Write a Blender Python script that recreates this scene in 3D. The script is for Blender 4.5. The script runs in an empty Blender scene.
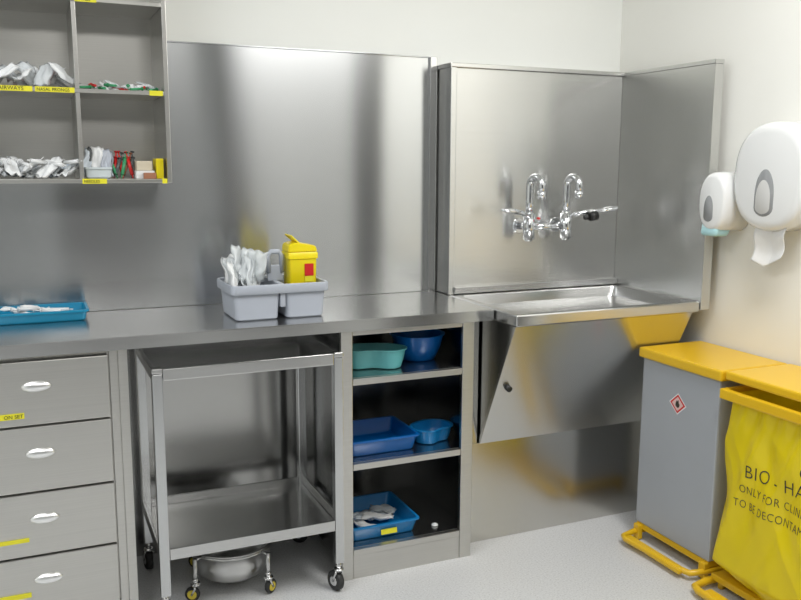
import bpy, bmesh, math, random
from mathutils import Vector, Matrix, Euler, noise
from mathutils.bvhtree import BVHTree
rng=random.Random(7)
scene=bpy.context.scene; COL=scene.collection
# ------------------------------------------------------------ materials
def mat(name,col,rough=.5,metal=0.,**k):
    m=bpy.data.materials.new(name); m.use_nodes=True; nt=m.node_tree; b=nt.nodes['Principled BSDF']
    b.inputs['Base Color'].default_value=(*col,1); b.inputs['Roughness'].default_value=rough; b.inputs['Metallic'].default_value=metal
    if 'trans' in k: b.inputs['Transmission Weight'].default_value=k['trans']
    if 'coat' in k: b.inputs['Coat Weight'].default_value=k['coat']
    if 'sss' in k:
        b.inputs['Subsurface Weight'].default_value=k['sss']; b.inputs['Subsurface Scale'].default_value=.02
    if 'noise' in k:
        sc,amt,bump=k['noise']
        tc=nt.nodes.new('ShaderNodeTexCoord'); n=nt.nodes.new('ShaderNodeTexNoise'); n.inputs['Scale'].default_value=sc; n.inputs['Detail'].default_value=4
        nt.links.new(tc.outputs['Object'],n.inputs['Vector'])
        mx=nt.nodes.new('ShaderNodeMix'); mx.data_type='RGBA'
        mx.inputs['A'].default_value=(*[c*(1-amt) for c in col],1); mx.inputs['B'].default_value=(*[min(1,c*(1+amt)) for c in col],1)
        nt.links.new(n.outputs['Fac'],mx.inputs['Factor']); nt.links.new(mx.outputs['Result'],b.inputs['Base Color'])
        if bump:
            bp=nt.nodes.new('ShaderNodeBump'); bp.inputs['Strength'].default_value=bump; bp.inputs['Distance'].default_value=.003
            nt.links.new(n.outputs['Fac'],bp.inputs['Height']); nt.links.new(bp.outputs['Normal'],b.inputs['Normal'])
    return m
def steel(name,col,rough,aniso,vert=True,var=.05,bump=.0045):
    m=mat(name,col,rough,1.0); nt=m.node_tree; b=nt.nodes['Principled BSDF']; N=nt.nodes.new; Lk=nt.links.new
    b.inputs['Anisotropic'].default_value=aniso
    b.inputs['Anisotropic Rotation'].default_value=.25 if vert else 0
    g=N('ShaderNodeNewGeometry'); cr=N('ShaderNodeVectorMath'); cr.operation='CROSS_PRODUCT'; cr.inputs[1].default_value=(0,.02,1)
    nm=N('ShaderNodeVectorMath'); nm.operation='NORMALIZE'
    Lk(g.outputs['True Normal'],cr.inputs[0]); Lk(cr.outputs[0],nm.inputs[0]); Lk(nm.outputs[0],b.inputs['Tangent'])
    mp=N('ShaderNodeMapping'); mp.inputs['Scale'].default_value=(3,3,420)
    Lk(g.outputs['Position'],mp.inputs['Vector'])
    n=N('ShaderNodeTexNoise'); n.inputs['Scale'].default_value=1.0; n.inputs['Detail'].default_value=3; Lk(mp.outputs[0],n.inputs['Vector'])
    mp2=N('ShaderNodeMapping'); mp2.inputs['Scale'].default_value=(1.8,1.8,.5); Lk(g.outputs['Position'],mp2.inputs['Vector'])
    n2=N('ShaderNodeTexNoise'); n2.inputs['Scale'].default_value=1.3; n2.inputs['Detail'].default_value=0; Lk(mp2.outputs[0],n2.inputs['Vector'])
    mx=N('ShaderNodeMix'); mx.data_type='RGBA'; mx.inputs['A'].default_value=(*[c*(1-var) for c in col],1); mx.inputs['B'].default_value=(*[min(1,c*(1+var)) for c in col],1)
    Lk(n.outputs['Fac'],mx.inputs['Factor']); Lk(mx.outputs['Result'],b.inputs['Base Color'])
    mr=N('ShaderNodeMapRange'); mr.inputs['To Min'].default_value=rough*.9; mr.inputs['To Max'].default_value=rough*1.1
    Lk(n2.outputs['Fac'],mr.inputs['Value']); Lk(mr.outputs[0],b.inputs['Roughness'])
    bp=N('ShaderNodeBump'); bp.inputs['Strength'].default_value=1.0; bp.inputs['Distance'].default_value=bump
    Lk(n2.outputs['Fac'],bp.inputs['Height']); Lk(bp.outputs['Normal'],b.inputs['Normal'])
    return m
STEEL=steel('brushed_steel',(.63,.64,.645),.20,.88,bump=.018)
STEELS=steel('sink_steel',(.66,.66,.645),.25,.85,bump=.009)
STEELB=steel('sink_base_steel',(.62,.61,.58),.22,.5,bump=.006)
STEELT=steel('worktop_steel',(.61,.61,.605),.21,.6)
STEELD=steel('brushed_steel_shaded',(.50,.50,.49),.20,.6,bump=.010)  # brushed steel with the shade under the worktop put into its colour
STEELF=steel('drawer_steel',(.62,.61,.58),.30,.6,bump=.004,var=.08)
STEELI=steel('shaded_interior_steel',(.24,.24,.235),.20,.4)  # darker copy of the steel, shade inside the open shelves painted in
POL=steel('polished_steel',(.70,.70,.70),.20,.2,var=.03,bump=.001)
BOWLS=steel('bowl_steel',(.62,.62,.61),.30,.0,var=.03,bump=.001)
CHROME=mat('chrome',(.68,.69,.71),.10,1)
HAND=mat('satin_chrome',(.95,.95,.95),.32,1)
WALL=mat('wall_paint',(.87,.88,.845),.6,noise=(3,.015,.05))
WALLR=mat('cream_wall_paint',(.86,.855,.81),.6,noise=(3,.015,.05))
CEIL=mat('ceiling_paint',(.80,.81,.80),.8)
BLACK=mat('black_plastic',(.015,.015,.015),.4)
RUB=mat('rubber',(.03,.03,.03),.6)
YEL=mat('yellow_enamel',(.76,.47,.015),.28,noise=(4,.05,0))
YHUB=mat('yellow_hub',(.75,.60,.06),.4)
YLAB=mat('yellow_label',(.78,.72,.03),.5)
INK=mat('ink',(.03,.03,.02),.6)
GREYP=mat('grey_plastic',(.43,.46,.52),.4)
GREYB=mat('grey_enamel',(.37,.39,.42),.4,noise=(5,.04,.02))
BLUE=mat('blue_plastic',(.0,.12,.43),.3)
BLUE2=mat('bright_blue_plastic',(.005,.20,.50),.3)
TEALT=mat('teal_tray_plastic',(.0,.24,.42),.35)
TEAL=mat('teal_plastic',(.13,.48,.50),.35)
WHITEP=mat('white_plastic',(.80,.81,.81),.2,coat=.3)
PAPER=mat('white_paper',(.80,.80,.79),.8,noise=(30,.06,.3))
ROLL=mat('paper_roll_behind_window',(.62,.62,.61),.4)
def clear(name,col):
    m=mat(name,col,.18,noise=(35,.12,.5)); nt=m.node_tree; N=nt.nodes.new; Lk=nt.links.new
    tr=N('ShaderNodeBsdfTransparent'); ms=N('ShaderNodeMixShader'); ms.inputs[0].default_value=.4
    Lk(nt.nodes['Principled BSDF'].outputs[0],ms.inputs[1]); Lk(tr.outputs[0],ms.inputs[2]); Lk(ms.outputs[0],nt.nodes['Material Output'].inputs[0]); return m
POUCH=mat('pouch',(.82,.83,.83),.35,noise=(35,.10,.3))
CLEAR=clear('clear_pouch',(.84,.88,.90))
POUCHB=mat('pouch_blue_tint',(.60,.66,.72),.3,noise=(35,.15,.5))
POUCHP=clear('pouch_pink',(.90,.74,.73))
GREEN=mat('green_plastic',(.05,.32,.14),.4); RED=mat('red_plastic',(.62,.02,.02),.4)
DARKP=mat('dark_grey_plastic',(.09,.10,.10),.4)
CARD=mat('card',(.62,.55,.42),.7); BROWN=mat('brown_card',(.35,.15,.08),.6)
SHARPY=mat('sharps_yellow',(.88,.72,.01),.35,sss=.1)
MINT=mat('mint_plastic',(.42,.68,.72),.3)
WIN=mat('smoked_window',(.30,.31,.32),.2)
DIM=mat('far_wall_darkened',(.32,.33,.33),.8)  # unseen wall behind the camera, made dark to darken the steel reflections
DARKD=mat('reflection_panel_dark',(.02,.02,.018),.5)  # for the added dark panels mirrored in the steel
def bag_mat():
    m=mat('yellow_bag_film',(.92,.76,.015),.25,noise=(14,.04,.1)); nt=m.node_tree; b=nt.nodes['Principled BSDF']; N=nt.nodes.new; Lk=nt.links.new
    tl=N('ShaderNodeBsdfTranslucent'); tl.inputs[0].default_value=(.98,.80,.02,1); ms=N('ShaderNodeMixShader'); ms.inputs[0].default_value=.34
    Lk(b.outputs[0],ms.inputs[1]); Lk(tl.outputs[0],ms.inputs[2]); Lk(ms.outputs[0],nt.nodes['Material Output'].inputs[0]); return m
BAGY=bag_mat()
def floor_mat():
    m=mat('speckled_vinyl',(.6,.6,.6),.34); nt=m.node_tree; b=nt.nodes['Principled BSDF']; N=nt.nodes.new; Lk=nt.links.new
    g=N('ShaderNodeNewGeometry'); n=N('ShaderNodeTexNoise'); n.inputs['Scale'].default_value=170; n.inputs['Detail'].default_value=2
    Lk(g.outputs['Position'],n.inputs['Vector']); cr=N('ShaderNodeValToRGB')
    e=cr.color_ramp.elements; e[0].position=.34; e[0].color=(.52,.52,.525,1); e[1].position=.45; e[1].color=(.625,.63,.635,1)
    x=cr.color_ramp.elements.new(.60); x.color=(.64,.645,.65,1); x=cr.color_ramp.elements.new(.70); x.color=(.73,.735,.74,1)
    Lk(n.outputs['Fac'],cr.inputs[0]); Lk(cr.outputs[0],b.inputs['Base Color']); return m
FLOOR=floor_mat()
# ------------------------------------------------------------ mesh helpers
WL={}
def root(name,label,cat,loc,**k):
    o=bpy.data.objects.new(name,None); o.empty_display_size=.05; o.location=loc; COL.objects.link(o)
    o['label']=label; o['category']=cat
    for a,v in k.items(): o[a]=v
    WL[o.name]=Vector(loc); return o
def link(name,me,m,parent=None,origin=None,smooth=None,**k):
    vs=[v.co for v in me.vertices]
    lo=Vector([min(v[i] for v in vs) for i in range(3)]); hi=Vector([max(v[i] for v in vs) for i in range(3)])
    c=Vector(origin) if origin else Vector(((lo.x+hi.x)/2,(lo.y+hi.y)/2,lo.z))
    me.transform(Matrix.Translation(-c))
    if m is not None and len(me.materials)==0: me.materials.append(m)
    o=bpy.data.objects.new(name,me); COL.objects.link(o); WL[o.name]=c
    if parent: o.parent=parent; o.location=c-WL[parent.name]
    else: o.location=c
    for a,v in k.items(): o[a]=v
    return o
class B:
    def __init__(s): s.bm=bmesh.new()
    def _add(s,t,smooth):
        for f in t.faces: f.smooth=smooth
        me=bpy.data.meshes.new('t'); t.to_mesh(me); t.free(); s.bm.from_mesh(me); bpy.data.meshes.remove(me); return s
    def box(s,x0,x1,y0,y1,z0,z1,bv=.0015,rot=None,piv=None):
        t=bmesh.new(); bmesh.ops.create_cube(t,size=1)
        for v in t.verts: v.co=Vector(((x0+x1)/2+v.co.x*(x1-x0),(y0+y1)/2+v.co.y*(y1-y0),(z0+z1)/2+v.co.z*(z1-z0)))
        if bv: bmesh.ops.bevel(t,geom=t.edges[:],offset=min(bv,.45*min(x1-x0,y1-y0,z1-z0)),segments=2,affect='EDGES',profile=.6)
        if rot:
            c=Vector(piv) if piv else Vector(((x0+x1)/2,(y0+y1)/2,(z0+z1)/2))
            M=Matrix.Translation(c)@Euler(rot).to_matrix().to_4x4()@Matrix.Translation(-c); t.transform(M)
        return s._add(t,False)
    def cyl(s,p0,p1,r0,r1=None,n=20,bv=0):
        p0=Vector(p0);p1=Vector(p1); r1=r0 if r1 is None else r1; d=p1-p0
        t=bmesh.new(); bmesh.ops.create_cone(t,cap_ends=True,segments=n,radius1=r0,radius2=r1,depth=d.length)
        if bv: bmesh.ops.bevel(t,geom=[e for e in t.edges if any(len(f.verts)>4 for f in e.link_faces)],offset=bv,segments=3,affect='EDGES')
        t.transform(Matrix.Translation((p0+p1)/2)@d.to_track_quat('Z','Y').to_matrix().to_4x4())
        for f in t.faces: f.smooth=len(f.verts)<=4
        me=bpy.data.meshes.new('t'); t.to_mesh(me); t.free(); s.bm.from_mesh(me); bpy.data.meshes.remove(me); return s
    def ball(s,c,r,sc=(1,1,1),rot=None):
        t=bmesh.new(); bmesh.ops.create_uvsphere(t,u_segments=20,v_segments=12,radius=r)
        M=Matrix.Diagonal((*sc,1)); 
        if rot: M=Euler(rot).to_matrix().to_4x4()@M
        t.transform(Matrix.Translation(c)@M); return s._add(t,True)
    def tube(s,pts,r,n=12,closed=False,rs=None):
        pts=[Vector(p) for p in pts]; t=bmesh.new(); rings=[]; N=len(pts); up=None
        for i,p in enumerate(pts):
            a=pts[(i-1)%N] if (closed or i>0) else p; b=pts[(i+1)%N] if (closed or i<N-1) else p
            d=(b-a).normalized()
            if up is None: up=d.orthogonal().normalized()
            else: up=(up-d*up.dot(d)).normalized()
            sd=d.cross(up); rr=rs[i] if rs else r
            rings.append([t.verts.new(p+(up*math.cos(q)+sd*math.sin(q))*rr) for q in [2*math.pi*k/n for k in range(n)]])
        M=N if closed else N-1
        for i in range(M):
            A=rings[i];C=rings[(i+1)%N]
            for k in range(n):
                t.faces.new((A[k],A[(k+1)%n],C[(k+1)%n],C[k]))
        if not closed: t.faces.new(rings[0][::-1]); t.faces.new(rings[-1])
        bmesh.ops.recalc_face_normals(t,faces=t.faces[:])
        return s._add(t,True)
    def loft(s,loops,cap0=True,cap1=True,smooth=True):
        t=bmesh.new(); R=[[t.verts.new(p) for p in l] for l in loops]; n=len(R[0])
        for i in range(len(R)-1):
            for k in range(n): t.faces.new((R[i][k],R[i][(k+1)%n],R[i+1][(k+1)%n],R[i+1][k]))
        if cap0: t.faces.new(R[0][::-1])
        if cap1: t.faces.new(R[-1])
        bmesh.ops.recalc_face_normals(t,faces=t.faces[:])
        return s._add(t,smooth)
    def prism(s,poly,ax,a,b,bv=.001):
        t=bmesh.new()
        def P(q,v): 
            l=[q[0],q[1]]; l.insert(ax,v); return l
        A=[t.verts.new(P(q,a)) for q in poly];C=[t.verts.new(P(q,b)) for q in poly]; n=len(poly)
        t.faces.new(A);t.faces.new(C[::-1])
        for k in range(n): t.faces.new((A[k],C[k],C[(k+1)%n],A[(k+1)%n]))
        bmesh.ops.recalc_face_normals(t,faces=t.faces[:])
        if bv: bmesh.ops.bevel(t,geom=t.edges[:],offset=bv,segments=2,affect='EDGES')
        return s._add(t,False)
    def out(s,name,m,parent=None,auto=None,**k):
        me=bpy.data.meshes.new(name); s.bm.to_mesh(me); s.bm.free()
        if auto is not None:
            try: me.set_sharp_from_angle(angle=math.radians(auto))
            except Exception: pass
        return link(name,me,m,parent,**k)
def rr(cx,cy,hx,hy,r,z,n=6):
    P=[];r=min(r,hx*.999,hy*.999)
    for q,(sx,sy) in enumerate([(1,1),(-1,1),(-1,-1),(1,-1)]):
        for k in range(n+1):
            a=math.pi/2*q+math.pi/2*k/n
            P.append((cx+sx*(hx-r)+r*math.cos(a),cy+sy*(hy-r)+r*math.sin(a),z))
    return P
def resample(P,n):
    P=[Vector(p) for p in P]; Q=P+[P[0]]; L=[0]
    for a,b in zip(Q,Q[1:]): L.append(L[-1]+(b-a).length)
    out=[]; j=0
    for k in range(n):
        d=L[-1]*k/n
        while L[j+1]<d: j+=1
        t=(d-L[j])/max(1e-9,L[j+1]-L[j]); out.append(Q[j].lerp(Q[j+1],t))
    return out
def ell(cx,cy,rx,ry,z,n=40): return [(cx+rx*math.cos(2*math.pi*k/n),cy+ry*math.sin(2*math.pi*k/n),z) for k in range(n)]
def kidney(cx,cy,rx,ry,z,dent,n=64,rot=0):
    P=[]
    for k in range(n):
        a=2*math.pi*k/n; x=math.cos(a)*rx; y=math.sin(a)*ry
        y-=dent*math.exp(-(x/(rx*.5))**2)*(1 if y>0 else -.25)
        P.append((cx+x*math.cos(rot)-y*math.sin(rot),cy+x*math.sin(rot)+y*math.cos(rot),z))
    return P
def tub(b,f,z0,h,th,lip=.006,flare=.008):
    L=[f(-flare-.006,z0),f(-flare,z0+.005),f(-.001,z0+h-.006)]
    if lip: L+=[f(lip,z0+h-.006),f(lip,z0+h)]
    L+=[f(-th,z0+h),f(-flare-th,z0+th+.006),f(-flare-th-.008,z0+th)]
    b.loft(L)
def text(body,size,origin,right,up,m,parent,name='lettering',bvh=None,raydir=None,off=.0008,squash=1,thin=0,space=1):
    cu=bpy.data.curves.new('txt','FONT'); cu.body=body; cu.size=size; cu.resolution_u=3; cu.offset=thin; cu.space_character=space
    to=bpy.data.objects.new('txt',cu); COL.objects.link(to); bpy.context.view_layer.update()
    dg=bpy.context.evaluated_depsgraph_get(); me=bpy.data.meshes.new_from_object(to.evaluated_get(dg)); 
    bpy.data.objects.remove(to)
    R=Vector(right).normalized();U=Vector(up).normalized();Nn=R.cross(U)
    if bvh:
        bm=bmesh.new(); bm.from_mesh(me); bmesh.ops.triangulate(bm,faces=bm.faces[:])
        for _ in range(2): bmesh.ops.subdivide_edges(bm,edges=[e for e in bm.edges if e.calc_length()>size*.2],cuts=1); bmesh.ops.triangulate(bm,faces=bm.faces[:])
        bm.to_mesh(me); bm.free()
    for v in me.vertices:
        p=Vector(origin)+R*v.co.x*squash+U*v.co.y+Nn*off
        if bvh:
            h=bvh.ray_cast(p-Vector(raydir)*.3,Vector(raydir))
            if h[0]: p=h[0]-Vector(raydir)*off
        v.co=p
    me.materials.clear()
    return link(name,me,m,parent)
# ------------------------------------------------------------ room
def struct(name,x0,x1,y0,y1,z0,z1,m):
    return B().box(x0,x1,y0,y1,z0,z1,0).out(name,m,kind='structure')
XL,XR,YF,YB,ZC=-2.2,2.33,-2.4,3.0,2.75
struct('floor',XL-.1,XR+.1,YF-.1,YB+.1,-.1,0,FLOOR)
struct('ceiling',XL-.1,XR+.1,YF-.1,YB+.1,ZC,ZC+.1,CEIL)
struct('wall_back',XL-.1,XR+.1,YB,YB+.1,0,ZC,WALL)
struct('wall_right',XR,XR+.1,YF,YB,0,ZC,WALLR)
struct('wall_left',XL-.1,XL,YF,YB,0,ZC,WALL)
struct('wall_front',XL,XR,YF-.1,YF,0,ZC,DIM)
struct('reflection_panel_1',XR-.03,XR-.001,-.45,.60,0,2.3,DARKD)  # added unseen dark panel, gives the splashback a dark reflected band
struct('reflection_panel_2',1.65,XR-.04,YF+.001,YF+.03,0,2.3,DARKD)  # second added panel out of view, darkens another reflected band
struct('reflection_panel_3',.2,1.0,YF+.001,YF+.03,0,2.3,DARKD)  # third added panel out of view, only for the steel to reflect
# ------------------------------------------------------------ splashbacks
sb=root('splashback','tall brushed stainless steel splashback on the wall above the worktop','splashback',(.5,2.99,.9))
B().box(-.9,1.43,2.988,2.999,.9,1.795,.001).out('panel',STEEL,sb)
B().box(1.43,1.458,2.975,2.999,.9,1.80,.002).out('edge_trim',POL,sb)
B().box(-.9,1.43,2.985,2.999,1.7955,1.800,.001).out('top_trim',STEEL,sb)
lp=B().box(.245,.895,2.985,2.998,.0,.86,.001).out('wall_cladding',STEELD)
lp['label']='shade-darkened steel sheet cladding the wall behind the trolley'; lp['category']='wall panel'
# ------------------------------------------------------------ worktop
wt=B()
wt.prism([(2.985,.9),(2.505,.9),(2.505,.862),(2.517,.862),(2.517,.884),(2.985,.884)],0,-.27,1.458,.003)
o=wt.out('worktop',STEELT); o['label']='long brushed stainless steel worktop over drawers and open shelves'; o['category']='worktop'
# ------------------------------------------------------------ drawer unit
du=root('drawer_unit','four-drawer stainless steel cabinet with oval shell handles','drawer cabinet',(0,2.75,0))
b=B(); b.box(-.25,-.235,2.53,2.98,.06,.85).box(.205,.24,2.53,2.98,.06,.883).box(-.25,.24,2.96,2.98,.06,.85).box(-.25,.24,2.53,2.98,.06,.08).box(-.25,.24,2.56,2.96,0,.06)
b.box(.19,.212,2.524,2.56,.0,.883).box(.214,.24,2.522,2.56,.0,.883).box(-.25,-.215,2.522,2.56,.0,.883).box(-.25,.24,2.545,2.56,.08,.883)
b.out('body',STEELF,du)
zs=[(.848,.664),(.658,.468),(.462,.276),(.270,.082)]
for i,(zt,zb_) in enumerate(zs):
    d=B().box(-.213,.186,2.518,2.95,zb_,zt,.003).out('drawer',STEELF,du)
    zc=[.775,.580,.385,.200][i]
    h=B(); L=[]
    for k in range(9):
        a=k/8*math.pi/2; s_=math.cos(a)*.97+.03; L.append([(x,2.5175-.012*math.sin(a),z) for x,_,z in [(-.008+.039*s_*math.cos(t),0,zc+.0155*s_*math.sin(t)) for t in [2*math.pi*q/32 for q in range(32)]]])
    h.loft(L); h.out('handle',HAND,d,label='polished oval shell handle')
for zc,t,w,xr,hh,sz in [(.694,'ON SET',.047,-.043,.008,.0145),(.326,'',0,-.052,.006,.014),(.158,'',0,-.056,.007,.018)]:
    l=B().box(-.19,xr,2.5150,2.5172,zc-hh,zc+hh,0).out('label_strip',YLAB,du)
    if t: text(t,sz,(xr-.006-w,2.5150,zc-sz*.35),(1,0,0),(0,0,1),INK,l)
# ------------------------------------------------------------ open shelf unit
su=root('shelf_unit','open stainless steel shelf cabinet with three shelves','open shelf cabinet',(1.14,2.75,0))
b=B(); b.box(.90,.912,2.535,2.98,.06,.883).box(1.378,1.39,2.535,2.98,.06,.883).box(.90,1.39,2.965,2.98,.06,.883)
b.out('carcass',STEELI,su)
b=B().box(.90,.94,2.520,2.535,0,.883,.002).box(1.345,1.39,2.520,2.535,0,.883,.002).box(.941,1.344,2.521,2.535,.845,.883,.002)
b.box(.941,1.344,2.522,2.535,0,.082,.001); b.out('front_frame',STEELF,su)
for z in (.700,.408,.105):
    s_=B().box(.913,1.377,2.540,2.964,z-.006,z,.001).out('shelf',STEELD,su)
    B().box(.941,1.344,2.519,2.5395,z-.022,z,.002).out('shelf_edge',STEELF,s_)
# ------------------------------------------------------------ sink unit
XS,XRr,YS,YBk,YP=1.463,2.256,2.366,2.875,2.6117
sk=root('scrub_sink','stainless steel scrub sink with tall back panel and sloping front','sink',(1.86,2.7,0))
b=B(); b.box(XS,XRr-.006,YBk,2.998,.9,1.752,.002).box(XS-.004,XRr-.007,2.862,2.998,1.7525,1.768,.002).box(XS-.002,XS+.022,2.862,2.8745,.9,1.752,.002)
b.out('back_panel',STEELS,sk)
B().box(XS+.02,XRr-.007,2.850,2.8745,.905,.93,.002).out('upstand',POL,sk)
b=B(); b.box(2.251,2.257,YS+.01,2.998,.87,1.752,.001).box(2.250,2.290,YS-.004,YS+.010,.87,1.752,.002).box(2.25,2.29,YS-.004,2.998,1.7525,1.768,.002).box(2.284,2.290,YS+.01,2.998,.87,1.752,.001)
b.out('side_panel',STEELS,sk)
b=B(); XB=2.249; cx,cy=(XS+XB)/2,(YS+2.86)/2; hx,hy=(XB-XS)/2,(2.86-YS)/2
b.loft([rr(cx,cy,hx-.004,hy-.004,.004,.862),rr(cx,cy,hx,hy,.006,.866),rr(cx,cy,hx,hy,.006,.897),rr(cx,cy,hx-.003,hy-.003,.006,.901),rr(cx,cy,hx-.03,hy-.03,.02,.901),
 rr(cx,cy,hx-.033,hy-.033,.02,.895),rr(cx,cy+.01,hx-.055,hy-.06,.05,.80),rr(cx,cy+.01,hx-.09,hy-.10,.05,.775),rr(cx,cy+.01,.03,.03,.029,.768)])
b.out('basin',STEELT,sk,auto=35)
b=B(); b.prism([(YS+.008,.861),(YP-.010,.385),(YP+.004,.385),(YS+.024,.861)],0,XS+.002,2.222,.001)
ap=b.out('apron',STEELS,sk)
B().cyl((1.508,2.505,.625),(1.508,2.470,.618),.011,n=20,bv=.002).out('knob',BLACK,ap,label='small black turn latch')
for xa in (XS+.004,2.21):
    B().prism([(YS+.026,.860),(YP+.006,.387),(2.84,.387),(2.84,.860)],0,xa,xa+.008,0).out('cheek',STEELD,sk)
b=B(); b.box(1.395,2.232,YP,2.995,0,.386,.002).box(1.395,1.460,YP+.001,2.985,.386,.862,.001); b.out('plinth',STEELB,sk)
# ------------------------------------------------------------ taps
tp=root('mixer_tap','chrome wall-mounted twin gooseneck tap with elbow levers','tap',(1.87,2.86,1.12))
b=B(); zt=1.158
b.tube([(1.775,2.80,zt),(1.945,2.80,zt)],.013)
for x in (1.775,1.945):
    b.cyl((x,2.874,zt),(x,2.868,zt),.030,n=28,bv=.002).cyl((x,2.87,zt),(x,2.80,zt),.015)
    b.cyl((x,2.80,zt-.055),(x,2.80,zt+.058),.023,n=28,bv=.008)
b.out('body',CHROME,tp)
for x,sw in ((1.775,.10),(1.945,.10)):
    pts=[(x,2.80,zt+.050),(x,2.80,zt+.10),(x,2.80,1.315)]
    for k in range(1,17):
        a=math.pi*k/16; rad=.036; d=rad*(1-math.cos(a)); pts.append((x+d*sw,2.80-d,1.315+rad*math.sin(a)))
    pts.append((x+.072*sw,2.728,1.290))
    g=B().tube(pts,.0145,18); g.cyl((x+.072*sw,2.728,1.300),(x+.072*sw,2.728,1.268),.017,n=20,bv=.003)
    g.out('spout',CHROME,tp)
for x,x2,sg in ((1.765,1.660,-1),(1.955,2.112,1)):
    g=B(); g.tube([(x,2.79,1.200),(x+sg*.03,2.765,1.208),((x+x2)/2,2.755,1.216),(x2-sg*.01,2.745,1.222)],.009)
    g.ball((x2,2.745,1.224),.044,(1,.45,.26),(0,-.12*sg,0)); g.out('lever',CHROME,tp)
B().cyl((2.010,2.735,1.196),(2.045,2.732,1.201),.018,n=18,bv=.003).cyl((1.99,2.739,1.194),(2.015,2.737,1.197),.010).out('knob',BLACK,tp,label='black turning knob')
B().cyl((1.802,2.782,1.192),(1.802,2.770,1.192),.005).out('marker',RED,tp,label='red hot-water marker')
# ------------------------------------------------------------ casters
def caster(parent,x,y,r,ztop,ang,hubm,w=.022,hr=.5):
    c,s=math.cos(ang),math.sin(ang); ax=Vector((c,s,0)); off=Vector((-s,c,0))*r*.45
    C=Vector((x,y,r+.001))+off
    f=B(); f.cyl((x,y,2*r+.012),(x,y,ztop),.009,n=14)
    f.cyl((x,y,2*r+.006),(x,y,2*r+.016),.016,n=18,bv=.002)
    for sg in (-1,1):
        p=ax*(w/2+.003)*sg
        f.tube([Vector((x,y,2*r+.008))+p*.8,Vector((x,y,2*r-.002))+p,C+p],.004,8)
    fo=f.out('caster',POL,parent)
    B().loft([[C+ax*t+ (Vector((0,0,1))*math.cos(q)+Vector((-s,c,0))*math.sin(q))*rad for q in [2*math.pi*k/28 for k in range(28)]] for t,rad in ((-w/2,r*.62),(-w/2,r*.9),(-w/2+.004,r),(w/2-.004,r),(w/2,r*.9),(w/2,r*.62))]).out('tyre',RUB,fo)
    B().cyl(C-ax*(w/2+.002),C+ax*(w/2+.002),r*hr,n=20,bv=.002).out('hub',hubm,fo)
# ------------------------------------------------------------ trolley
tr=root('instrument_trolley','two-tier stainless steel trolley on black casters under the worktop','trolley',(.59,2.65,0))
x0,x1,y0,y1=.298,.882,2.448,2.875
for x,y in ((x0,y0),(x1-.03,y0),(x0,y1-.03),(x1-.03,y1-.03)):
    B().box(x,x+.03,y,y+.03,.105,.794,.003).out('leg',STEEL,tr)
b=B(); b.box(x0+.012,x1-.012,y0+.012,y1-.012,.774,.779,.001)
for q in ((x0+.031,x1-.031,y0,y0+.012),(x0+.031,x1-.031,y1-.012,y1)): b.box(*q,.772,.808,.003)
for q in ((x0,x0+.012,y0+.031,y1-.031),(x1-.012,x1,y0+.031,y1-.031)): b.box(*q,.772,.808,.003)
for x,y in ((x0,y0),(x1-.03,y0),(x0,y1-.03),(x1-.03,y1-.03)): b.box(x-.001,x+.031,y-.001,y+.031,.795,.81,.003)
b.out('top_shelf',STEELT,tr)
b=B(); b.box(x0+.012,x1-.012,y0+.012,y1-.012,.222,.227,.001)
b.box(x0+.031,x1-.031,y0,y0+.010,.220,.256,.002).box(x0+.031,x1-.031,y1-.010,y1,.220,.256,.002).box(x0,x0+.010,y0+.031,y1-.031,.22,.256,.002).box(x1-.010,x1,y0+.031,y1-.031,.22,.256,.002)
b.out('lower_shelf',STEELT,tr)
for x,y,a in ((x0+.015,y0+.015,.5),(x1-.015,y0+.015,.35),(x0+.015,y1-.015,.1),(x1-.015,y1-.015,.9)):
    caster(tr,x,y,.034,.107,a,POL,.022)
# ------------------------------------------------------------ kick bowl
kb=root('kick_bucket','wide round stainless steel bowl on a low castored stand','kick bucket',(.56,2.68,0))
cx,cy=.560,2.675
b=B(); R=[(.03,.030),(.085,.034),(.118,.056),(.128,.095),(.131,.145),(.141,.147),(.141,.150),(.128,.150),(.124,.096),(.114,.060),(.082,.038),(.03,.034)]
b.loft([ell(cx,cy,r,r,z,48) for r,z in R]); b.out('bowl',BOWLS,kb)
b=B(); b.tube(ell(cx,cy,.136,.136,.140,48),.004,10,closed=True)
for k in range(4):
    a=math.radians(213+90*k); b.tube([(cx+.136*math.cos(a),cy+.136*math.sin(a),.140),(cx+.164*math.cos(a),cy+.164*math.sin(a),.140)],.005,10).cyl((cx+.164*math.cos(a),cy+.164*math.sin(a),.145),(cx+.164*math.cos(a),cy+.164*math.sin(a),.062),.0075,n=14)
b.out('stand',BOWLS,kb)
for k in range(4):
    a=math.radians(213+90*k); caster(kb,cx+.164*math.cos(a),cy+.164*math.sin(a),.024,.078,[1.1,-.9,.3,.9][k],YHUB,.016,.68)
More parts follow.
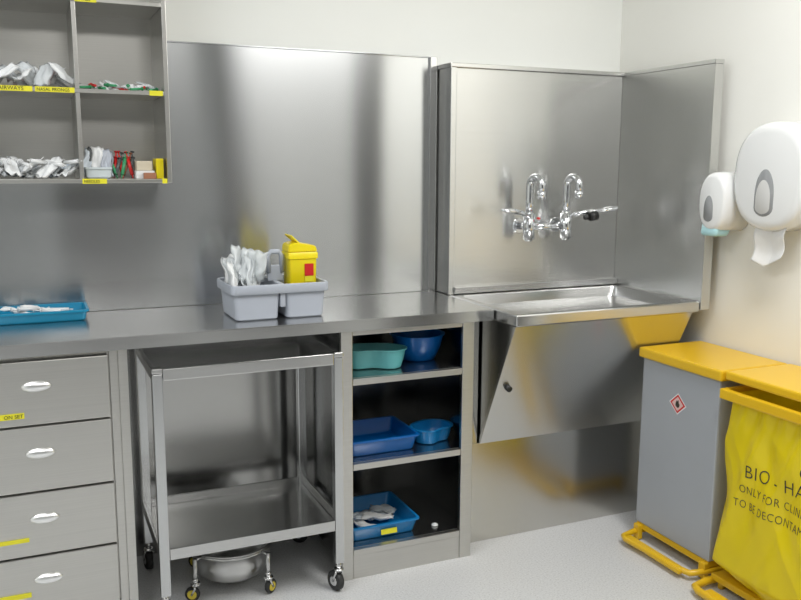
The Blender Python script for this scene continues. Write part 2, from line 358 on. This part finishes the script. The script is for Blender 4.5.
# ------------------------------------------------------------ upper cabinet
uc=root('wall_shelf_unit','stainless steel pigeonhole wall cabinet holding small medical supplies','wall cabinet',(.03,2.86,1.34))
b=B(); UX0,UX1=-.36,.418
b.box(UX0,UX1,2.975,2.987,1.335,2.14,.001).box(UX0,UX0+.012,2.722,2.9745,1.335,2.14,.001).box(UX1-.014,UX1,2.72,2.9745,1.335,2.14,.002).box(UX0+.013,UX1-.015,2.722,2.9745,2.128,2.14,.001)
b.out('carcass',STEELF,uc)
for z in (1.347,1.612,1.872): B().box(UX0+.0125,UX1-.0145,2.721,2.974,z-.012,z,.0015).out('shelf',STEELF,uc)
for x in (.149,-.112):
    for za,zb2 in ((1.3475,1.5995),(1.6125,1.8595),(1.8725,2.1275)): B().box(x,x+.012,2.722,2.974,za,zb2,.001).out('divider',STEELF,uc)
def ulabel(xa,xb,z,t=None,sz=.012,sq=.95):
    l=B().box(xa,xb,2.7185,2.7205,z-.0075,z+.0075,0).out('label_strip',YLAB,uc)
    if t: text(t,sz,(xa+.004,2.7185,z-.0045),(1,0,0),(0,0,1),INK,l,squash=sq)
ulabel(-.105,.033,1.606,'ORAL AIRWAYS',.0155,1.0); ulabel(.040,.147,1.606,'NASAL PRONGS',.0130,.95)
ulabel(.155,.225,1.341,'NEEDLES'); ulabel(.388,.403,1.341); ulabel(-.03,.05,1.866); ulabel(.16,.22,1.866,'SWABS',.013); ulabel(.36,.40,1.606)
# ------------------------------------------------------------ small supplies
def pouch_mesh(w,l,t,seed):
    me=bpy.data.meshes.new('pouch'); bm=bmesh.new(); n=10; V={}
    for sd in (1,-1):
        for i in range(n+1):
            for j in range(n+1):
                if sd==-1 and (i in(0,n) or j in (0,n)): V[sd,i,j]=V[1,i,j]; continue
                u=i/n*2-1;v=j/n*2-1; z=sd*t/2*max(0,(1-u**4)*(1-v**4))
                nz=noise.noise(Vector((u*1.5+seed,v*1.5,sd*.2)))*.012+noise.noise(Vector((u*3.5+seed,v*3.5,1)))*.0025
                V[sd,i,j]=bm.verts.new((u*w/2+.003*math.sin(v*5+seed),v*l/2+.003*math.sin(u*6+seed),z+nz))
        for i in range(n):
            for j in range(n):
                f=[V[sd,i,j],V[sd,i+1,j],V[sd,i+1,j+1],V[sd,i,j+1]]
                bm.faces.new(f if sd==1 else f[::-1])
    for f in bm.faces: f.smooth=True
    bm.to_mesh(me); bm.free(); return me
PM=[pouch_mesh(.05,.11,.010,0),pouch_mesh(.042,.10,.012,1),pouch_mesh(.058,.085,.009,2)]
def put(me,m,name,loc,rot,label,cat,group=None,scale=1):
    me=me.copy(); me.materials.clear(); me.materials.append(m)
    o=bpy.data.objects.new(name,me); o.location=loc; o.rotation_euler=rot; o.scale=(scale,)*3; COL.objects.link(o)
    o['label']=label; o['category']=cat
    if group: o['group']=group
    return o
def syr_mesh():
    b=B(); b.cyl((0,-.04,0),(0,.03,0),.007,n=12).cyl((0,.03,0),(0,.033,0),.012,n=12).cyl((0,.03,0),(0,.055,0),.003,n=8).cyl((0,.055,0),(0,.058,0),.008,n=12).cyl((0,-.04,0),(0,-.055,0),.0025,n=8)
    me=bpy.data.meshes.new('syr'); b.bm.to_mesh(me); b.bm.free(); return me
SM=syr_mesh()
def low(o,z):
    M=Euler(o.rotation_euler).to_matrix(); s=o.scale[0]
    lo=min((M@(v.co*s)).z for v in o.data.vertices); o.location.z=z-lo
for i in range(18):
    x=-.09+.0130*i; m=[CLEAR,POUCHP,POUCH,CLEAR,POUCH,CLEAR][i%6]
    o=put(PM[i%3],m,'airway_pack',(x,2.765+.028*(i%4),1.634),(rng.uniform(.3,1.0),rng.uniform(-.6,.6),rng.uniform(-1.2,1.2)),'crumpled clear and pink plastic airway pack on the steel shelf','medical packet','airway packs on the wall shelf',.88)
    low(o,1.613+.006*(i%3))
for i in range(18):
    x=.178+.0125*i; m=[GREEN,POUCH,RED,POUCHB,GREEN,POUCH][i%6]
    if i%2: low(put(PM[i%3],POUCH if i%4==1 else CLEAR,'vial_packet',(x,2.79+rng.uniform(-.02,.04),1.624),(rng.uniform(.1,.4),rng.uniform(-.3,.3),rng.uniform(-1.4,1.4)),'small wrapped packet lying on the steel shelf','medical packet','small packets on the upper wall shelf',.66),1.613)
    else: put(SM,m,'blood_tube',(x,2.750+.012*(i%3),1.619+.004*(i%4)),(.1,0,rng.uniform(-1.6,1.6)),'small capped plastic tube on the steel shelf','tube','small tubes on the upper wall shelf',.55)
for i in range(18):
    x=-.09+.0130*i
    o=put(PM[i%3],[POUCH,CLEAR,POUCH,POUCHB][i%4],'syringe_pack',(x,2.760+.028*(i%4),1.364),(rng.uniform(.2,.7),rng.uniform(-.4,.4),rng.uniform(-1.2,1.2)),'white wrapped syringe packet in a loose pile','medical packet','syringe packets on the wall shelf',.9)
    low(o,1.348+.005*(i%3))
for i in range(6):
    put(SM,WHITEP,'syringe',(-.085+.042*i,2.755,1.392+.006*(i%2)),(rng.uniform(-.2,.2),rng.uniform(-.2,.2),rng.uniform(-1.2,1.2)),'white syringe on top of the packet pile','syringe','loose syringes on the wall shelf',.85)
b=B(); tub(b,lambda o,z:rr(.205,2.80,.038+o,.05+o,.006,z),1.3475,.035,.002,.002,.002)
o=b.out('supply_box',mat('clear_box',(.6,.66,.68),.2),auto=40); o['label']='small clear plastic box holding wrapped needles'; o['category']='box'
for i in range(7):
    put(PM[i%3],[POUCHB,DARKP,GREYP,POUCH][i%4],'needle_packet',(.180+.009*i,2.785+.006*(i%3),1.396+.006*(i%2)),(1.25+.1*(i%2),rng.uniform(-.4,.4),rng.uniform(-.3,.3)),'wrapped needle packet standing in the clear box','medical packet','needle packets in the clear box',.78)
for i,m in enumerate([GREEN,RED,DARKP,RED,GREEN,BROWN,RED,DARKP]):
    low(put(SM,m,'marker_pen',(.250+.0085*i,2.80+.008*(i%2),1.392),(1.25,[-.3,.15,.35,-.1,.25,.4,-.2,.1][i],0),'coloured pen-like tube standing among needle packets','tube','coloured tubes on the wall shelf',.78),1.3478)
def card(name,x0,x1,y0,y1,z0,z1,m,label,cat='carton'):
    b=B().box(x0,x1,y0,y1,z0,z1,.0015); b.box(x0+.003,x1-.003,y0-.0006,y0+.001,z1-.012,z1-.010,0); o=b.out(name,m); o['label']=label; o['category']=cat; return o
card('small_carton',.315,.37,2.75,2.83,1.3475,1.372,PAPER,'small flat white carton on the steel shelf')
card('small_carton',.318,.365,2.76,2.83,1.3725,1.402,CARD,'small cream carton stacked on a white carton')
card('small_carton',.376,.398,2.75,2.83,1.3475,1.41,SHARPY,'narrow yellow carton standing on the steel shelf')
card('small_carton',.335,.372,2.730,2.747,1.3475,1.366,BROWN,'small brown carton lying on the steel shelf')
# ------------------------------------------------------------ blue tray on worktop
b=B(); tub(b,lambda o,z:rr(.010,2.895,.145+o,.080+o,.012,z),.9005,.036,.003,.005,.006)
o=b.out('instrument_tray',TEALT,auto=40); o['label']='shallow blue-green plastic tray holding a few packets on the worktop'; o['category']='tray'
for i in range(2):
    put(PM[i],POUCH,'swab_packet',(-.05+.055*i,2.900,.930+.006*i),(.15,.1,1.0+.5*i),'white wrapped packet in the blue tray','medical packet','packets in the blue tray',.9)
for i,(x,y,a,z) in enumerate(((.045,2.865,1.35,.931),(-.02,2.87,1.9,.940),(.07,2.92,1.6,.925))):
    put(SM,WHITEP,'syringe',(x,y,z),(.05,0,a),'white syringe lying in the blue tray','syringe','syringes in the blue tray',.85)
# ------------------------------------------------------------ caddy
cd=root('carry_caddy','grey plastic divided carry caddy standing on the worktop','caddy',(.74,2.7,.9))
b=B(); z0=.9005
tub(b,lambda o,z:rr(.651,2.710,.077+o,.108+o,.016,z),z0,.112,.003,0,.008)
tub(b,lambda o,z:rr(.811,2.710,.070+o,.108+o,.016,z),z0,.112,.003,0,.008)
L=[rr(.727,2.710,.160,.114,.02,z0+.086),rr(.727,2.710,.162,.116,.02,z0+.089),rr(.727,2.710,.162,.116,.02,z0+.112),rr(.727,2.710,.160,.114,.02,z0+.116),rr(.727,2.710,.154,.108,.016,z0+.114),rr(.727,2.710,.154,.108,.016,z0+.088)]
L.append(L[0]); b.loft(L,False,False)
b.box(.726,.743,2.604,2.816,z0+.04,z0+.114,.003)
b.out('tub',GREYP,cd,auto=40)
b=B(); b.box(.710,.762,2.698,2.708,z0+.113,z0+.165,.003)
b.tube([(.714,2.703,z0+.14),(.714,2.703,z0+.196),(.723,2.703,z0+.209),(.750,2.703,z0+.209),(.759,2.703,z0+.196),(.759,2.703,z0+.14)],.009,10)
b.out('handle',GREYP,cd)
for i in range(14):
    put(PM[i%3],[POUCH,CLEAR,POUCH,CLEAR][i%4],'dressing_packet',(.594+.0068*i,2.670+.009*(i*5%11),1.022+.016*(i%4)),(1.30+rng.uniform(-.3,.3),rng.uniform(-.5,.30),rng.uniform(-1.1,1.1)),'clear wrapped packet standing in the grey caddy','medical packet','packets standing in the caddy',1.15)
sc=root('sharps_container','yellow plastic sharps container standing in the grey caddy','sharps container',(.81,2.70,.91))
X_=.822; Y_=2.705
b=B(); b.loft([rr(X_,Y_,.037,.033,.006,.912),rr(X_,Y_,.043,.039,.007,.92),rr(X_,Y_,.047,.042,.007,1.085),rr(X_,Y_,.051,.046,.007,1.087),rr(X_,Y_,.051,.046,.007,1.105),rr(X_,Y_,.049,.044,.007,1.108)]); b.out('body',SHARPY,sc,auto=45)
b=B(); b.prism([(.772,1.1085),(.872,1.1085),(.866,1.128),(.800,1.140),(.776,1.134)],1,2.664,2.746,.003)
b.box(.772,.812,2.668,2.742,1.134,1.139,.002,rot=(0,.75,0),piv=(.812,2.705,1.137)); b.out('lid',SHARPY,sc)
B().box(.826,.856,2.6605,2.6628,1.030,1.070,0).out('warning_label',RED,sc)
B().box(.826,.856,2.6615,2.6640,1.010,1.029,0).out('instruction_label',YLAB,sc)
# ------------------------------------------------------------ shelf contents
def vessel(name,m,f,z0,h,label,cat,fl=.02,lip=.006):
    b=B(); L=[f(-fl-.012,z0),f(-fl,z0+.004),f(-fl*.35,z0+h*.5),f(0,z0+h-.004),f(lip,z0+h-.004),f(lip+.001,z0+h),f(-.003,z0+h),f(-fl*.35-.003,z0+h*.5),f(-fl-.004,z0+.008),f(-fl-.014,z0+.004)]
    b.loft(L); o=b.out(name,m,auto=50); o['label']=label; o['category']=cat; return o
vessel('kidney_dish',TEAL,lambda o,z:kidney(1.064,2.650,.112+o,.078+o,z,.036,rot=math.pi-.35),.7005,.070,'large teal plastic kidney dish on the steel shelf','kidney dish',.015)
vessel('round_bowl',BLUE,lambda o,z:ell(1.262,2.715,.094+o,.094+o,z),.7005,.095,'deep blue round plastic bowl beside a teal dish','bowl',.03)
b=B(); tub(b,lambda o,z:rr(1.075,2.685,.128+o,.115+o,.015,z),.4085,.058,.003,.006,.012)
o=b.out('instrument_tray',BLUE,auto=40); o['label']='deep blue rectangular plastic tray on the steel shelf'; o['category']='tray'
vessel('kidney_dish',BLUE2,lambda o,z:kidney(1.292,2.650,.078+o,.068+o,z,.020,rot=math.pi+.35),.4085,.055,'bright blue plastic kidney dish beside a blue tray','kidney dish',.012)
bt=root('instrument_tray','blue rectangular tray with wrapped packets on the lowest shelf','tray',(1.075,2.68,.106))
b=B(); tub(b,lambda o,z:rr(1.075,2.695,.128+o,.130+o,.015,z),.1055,.055,.003,.006,.012); b.out('body',BLUE2,bt,auto=40)
B().box(1.06,1.12,2.5645,2.5660,.120,.138,0,rot=(-.2,0,0)).out('label_strip',YLAB,bt)
for i in range(6):
    put(PM[i%3],[POUCH,POUCHB,CLEAR][i%3],'forceps_packet',(1.02+.022*i,2.67+.025*(i%3),.132+.012*(i%2)),(.05,.05,1.2+rng.uniform(-.8,.8)),'wrapped instrument packet lying in the blue tray','medical packet','instrument packets in the lowest tray',1.1)
for x,y in ((1.235,2.80),(1.28,2.59)):
    b=B().cyl((x,y,.1055),(x,y,.112),.012,n=20,bv=.002).ball((x,y,.112),.008,(1,1,.5)); o=b.out('bottle_cap',WHITEP); o['label']='small round white plastic cap on the steel shelf'; o['category']='cap'
# ------------------------------------------------------------ dispensers
def disp(name,cy,cz,ry,rz,dep,label,cat,ex=.72):
    r=root(name,label,cat,(XR,cy,cz))
    def loop(s,x,zz=0): return [(x,cy+ry*s*(abs(math.cos(t))**ex)*math.copysign(1,math.cos(t)),cz+rz*s*(abs(math.sin(t))**ex)*math.copysign(1,math.sin(t))) for t in [2*math.pi*(k+.5)/64 for k in range(64)]]
    X=XR-.001
    B().loft([loop(1,X),loop(1,X-dep*.66),loop(.985,X-dep*.82),loop(.95,X-dep*.92),loop(.88,X-dep*.975),loop(.80,X-dep)]).out('cover',WHITEP,r)
    return r
def arch(x,cy,zb,w,h,s=1):
    P=[]; n=28
    for k in range(n+1):
        t=math.pi*k/n; P.append((x,cy+w*s*math.cos(t),zb+h*.45+h*.55*s*math.sin(t)))
    for k in range(9):
        t=math.pi+math.pi*k/8; P.append((x,cy+w*s*(.86+.14*abs(math.cos(t)))*math.cos(t),zb+h*.18+h*.18*s*math.sin(t)))
    return P
d1=disp('towel_dispenser',2.072,1.360,.154,.178,.110,'large round white paper dispenser on the wall','paper dispenser',.84)
xx=XR-.1112
wy,wz=2.078,1.230
B().loft([arch(xx,wy,wz,.040,.155),arch(xx-.0004,wy,wz,.040,.155,.99)]).out('window',WIN,d1)
B().loft([arch(xx-.0005,wy+.004,wz+.008,.030,.112),arch(xx-.0008,wy+.004,wz+.008,.030,.112,.98)]).out('paper_roll',ROLL,d1)
bm=bmesh.new(); n=20; G=[[bm.verts.new((XR-.070-.016*abs(i/n*2-1)-.004*math.sin(j/n*7), 2.120-.125*i/n+.018*(j/n)+.004*math.sin(j/n*6), 1.200-.112*j/n-.028*(1-abs(i/n*2-.7))*(j/n))) for j in range(n+1)] for i in range(n+1)]
for i in range(n):
    for j in range(n): bm.faces.new((G[i][j],G[i+1][j],G[i+1][j+1],G[i][j+1])).smooth=True
me=bpy.data.meshes.new('tissue'); bm.to_mesh(me); bm.free(); o=link('paper_sheet',me,PAPER,d1); sm=o.modifiers.new('s','SOLIDIFY'); sm.thickness=.001
d2=disp('soap_dispenser',2.292,1.270,.066,.105,.130,'small white soap dispenser with mint nozzle on the wall','soap dispenser',.85)
xx=XR-.1312
B().loft([arch(xx,2.302,1.200,.022,.092),arch(xx-.0004,2.302,1.200,.022,.092,.99)]).out('window',WIN,d2)
B().loft([rr(XR-.095,2.303,.028,.034,.01,1.150),rr(XR-.095,2.303,.034,.038,.012,1.158),rr(XR-.085,2.303,.038,.040,.012,1.190)]).out('nozzle',MINT,d2)
# ------------------------------------------------------------ bins
pb=root('pedal_bin','grey enamelled pedal bin with yellow lid and hazard label','pedal bin',(2.18,2.23,0))
b=B(); b.box(2.042,2.318,2.035,2.415,.067,.700,.006); b.out('body',GREYB,pb)
b=B(); b.box(2.028,2.322,2.020,2.428,.7005,.738,.008); b.out('lid',YEL,pb)
b=B(); 
fr=[(2.30,2.40,.03),(2.02,2.40,.03),(1.965,2.385,.028),(1.955,2.36,.028),(1.975,2.10,.028),(1.985,2.06,.028),(2.04,2.045,.03),(2.30,2.045,.03)]
b.tube(fr,.011,10); b.box(2.045,2.31,2.04,2.41,.042,.066,.004).box(1.955,1.990,2.08,2.375,.018,.034,.005)
b.box(2.03,2.05,2.04,2.07,.004,.06,.003).box(2.03,2.05,2.38,2.41,.004,.06,.003).box(2.28,2.30,2.04,2.07,.0,.06,.003).box(2.28,2.30,2.38,2.41,.0,.06,.003)
b.out('pedal_frame',YEL,pb)
xf=2.0418; cyy,czz=2.225,.572
def diamond(s,x,m,nm,par): 
    me=bpy.data.meshes.new(nm); me.from_pydata([(x,cyy,czz+s),(x,cyy+s*1.1,czz),(x,cyy,czz-s),(x,cyy-s*1.1,czz)],[],[(0,1,2,3)]); return link(nm,me,m,par)
PINK=mat('faded_red_print',(.74,.50,.47),.5)
dl=diamond(.039,xf-.0004,PAPER,'hazard_label',pb); l2=diamond(.034,xf-.0008,RED,'label_border',dl); diamond(.026,xf-.0012,PINK,'label_face',dl)
me=bpy.data.meshes.new('fl'); fp=[(0,-.014),(.009,-.010),(.011,.000),(.006,.004),(.005,.016),(.0,.009),(-.003,.014),(-.009,.004),(-.010,-.007)]
me.from_pydata([(xf-.0016,cyy-p[0],czz+p[1]) for p in fp],[],[tuple(range(len(fp)))]); link('flame_symbol',me,INK,dl)
# bag stand
bs=root('bag_stand','yellow metal clinical waste bag stand with hinged lid','waste bag holder',(2.18,1.73,0))
b=B(); b.box(2.035,2.322,1.46,2.010,.712,.740,.007); b.out('lid',YEL,bs)
b=B(); b.box(2.014,2.034,1.46,2.010,.652,.686,.005).box(2.035,2.31,1.994,2.010,.652,.686,.004).box(2.035,2.31,1.46,1.476,.652,.686,.004).box(2.27,2.30,1.96,1.99,.03,.711,.003).box(2.27,2.30,1.48,1.51,.03,.711,.003)
b.box(2.02,2.31,1.47,2.0,.030,.052,.004)
b.tube([(2.30,2.0,.025),(2.0,2.0,.025),(1.94,1.985,.025),(1.93,1.96,.025),(1.93,1.56,.025),(1.94,1.53,.025),(2.0,1.51,.025),(2.3,1.51,.025)],.013,10).box(1.925,1.965,1.58,1.94,.016,.036,.005)
for x in (2.05,2.28):
    for y in (1.5,1.98): b.cyl((x,y,0),(x,y,.03),.012)
b.out('frame',YEL,bs)
bb=B(); L=[]; nz=80; NP=240
for i in range(nz+1):
    t=i/nz; z=.672-.602*t; bul=t**.8
    base=resample(rr(2.150-.018*bul,1.735,.112+.022*bul-.06*max(0,t-.93)*8,.250+.016*bul-.06*max(0,t-.93)*8,.04+.03*bul,z,9),NP)
    lp_=[]
    for k,p in enumerate(base):
        y,x=p.y,p.x
        d=Vector((x-2.150,(y-1.735)*.4,0)).normalized()
        fold=abs(noise.noise(Vector((y*6+z*2.2,x*6,z*1.1))))*-.038+.014
        fine=abs(noise.noise(Vector((y*12-z*6,x*12,z*3+4))))*-.014+.004
        pleat=.006*math.sin(y*85+x*70+2*math.sin(z*9))*max(0,1-t*2.4)
        q=(fold*min(1,t*3)+fine*min(1,.3+t*2)+pleat)*(1 if t>.02 else .3)
        lp_.append((x+d.x*q,y+d.y*q,z+noise.noise(Vector((x*8,y*8,3)))*.02*t*t))
    L.append(lp_)
bb.loft(L,cap0=False)
bag=bb.out('waste_bag',BAGY)
bag['label']='yellow plastic bio-hazard clinical waste bag hanging from its stand'; bag['category']='waste bag'
bm=bmesh.new(); bm.from_mesh(bag.data); bm.transform(Matrix.Translation(WL[bag.name])); bvh=BVHTree.FromBMesh(bm)
R_,U_=(0,-1,0),(0,0,1)
text('BIO - HAZARD',.060,(2.0,1.876,.432),R_,U_,INK,bag,bvh=bvh,raydir=(1,0,0),off=.0015,squash=.84,thin=-.0006,space=1.1)
text('ONLY FOR CLINICAL WASTE',.037,(2.0,1.892,.380),R_,U_,INK,bag,bvh=bvh,raydir=(1,0,0),off=.0015,squash=.76,thin=-.0004,space=1.12)
text('TO BE DECONTAMINATED',.037,(2.0,1.908,.330),R_,U_,INK,bag,bvh=bvh,raydir=(1,0,0),off=.0015,squash=.76,thin=-.0004,space=1.12)
bz=B()
for k in range(3):
    a=math.pi/2+k*2*math.pi/3; cyk,czk=1.650-.017*math.cos(a),.518+.017*math.sin(a)
    pts=[]
    for q in range(21):
        an=a+math.radians(-140+14*q); pts.append((2.0,cyk-.018*math.cos(an),czk+.018*math.sin(an)))
    bz.tube(pts,.0035,6)
me=bpy.data.meshes.new('bh'); bz.bm.to_mesh(me); bz.bm.free()
for v in me.vertices:
    h=bvh.ray_cast(Vector((1.7,v.co.y,v.co.z)),Vector((1,0,0)))
    if h[0]: v.co.x=h[0].x-.0012+(v.co.x-2.0)*.2
link('biohazard_symbol',me,INK,bag); bm.free()
# ------------------------------------------------------------ lights
def fixture(x,y,sx,sy,power,col=(1,.985,.955)):
    l=B(); l.box(x-sx/2-.03,x+sx/2+.03,y-sy/2-.03,y+sy/2+.03,ZC-.05,ZC-.001,.003); o=l.out('ceiling_light',WHITEP); o['label']='white rectangular fluorescent ceiling light fitting'; o['category']='ceiling light'
    la=bpy.data.lights.new('tube','AREA'); la.shape='RECTANGLE'; la.size=sx; la.size_y=sy; la.energy=power; la.color=col
    lo=bpy.data.objects.new('fluorescent_lamp',la); lo.location=(0,0,-.003); lo.parent=o; COL.objects.link(lo)
fixture(1.60,1.10,.6,1.2,40,(1,.99,.97)); fixture(-.8,1.40,1.2,1.2,33,(.96,.98,1)); fixture(.5,-1.1,1.2,1.2,20)
w=bpy.data.worlds.new('w'); scene.world=w; w.use_nodes=True; w.node_tree.nodes['Background'].inputs[0].default_value=(.5,.5,.5,1); w.node_tree.nodes['Background'].inputs[1].default_value=.2
# ------------------------------------------------------------ camera
c=bpy.data.cameras.new('camera'); c.sensor_width=36; c.lens=844.05/801*36; c.clip_start=.05
co=bpy.data.objects.new('camera',c); COL.objects.link(co); scene.camera=co
r=Vector((.9155,-.4023,.0045)).normalized(); f=Vector((.3979,.9036,-.1584)).normalized(); u=r.cross(f).normalized(); r=f.cross(u)
co.matrix_world=Matrix(((r.x,u.x,-f.x,0),(r.y,u.y,-f.y,0),(r.z,u.z,-f.z,1.3946),(0,0,0,1)))
scene.view_settings.view_transform='Standard'
scene.view_settings.exposure=0
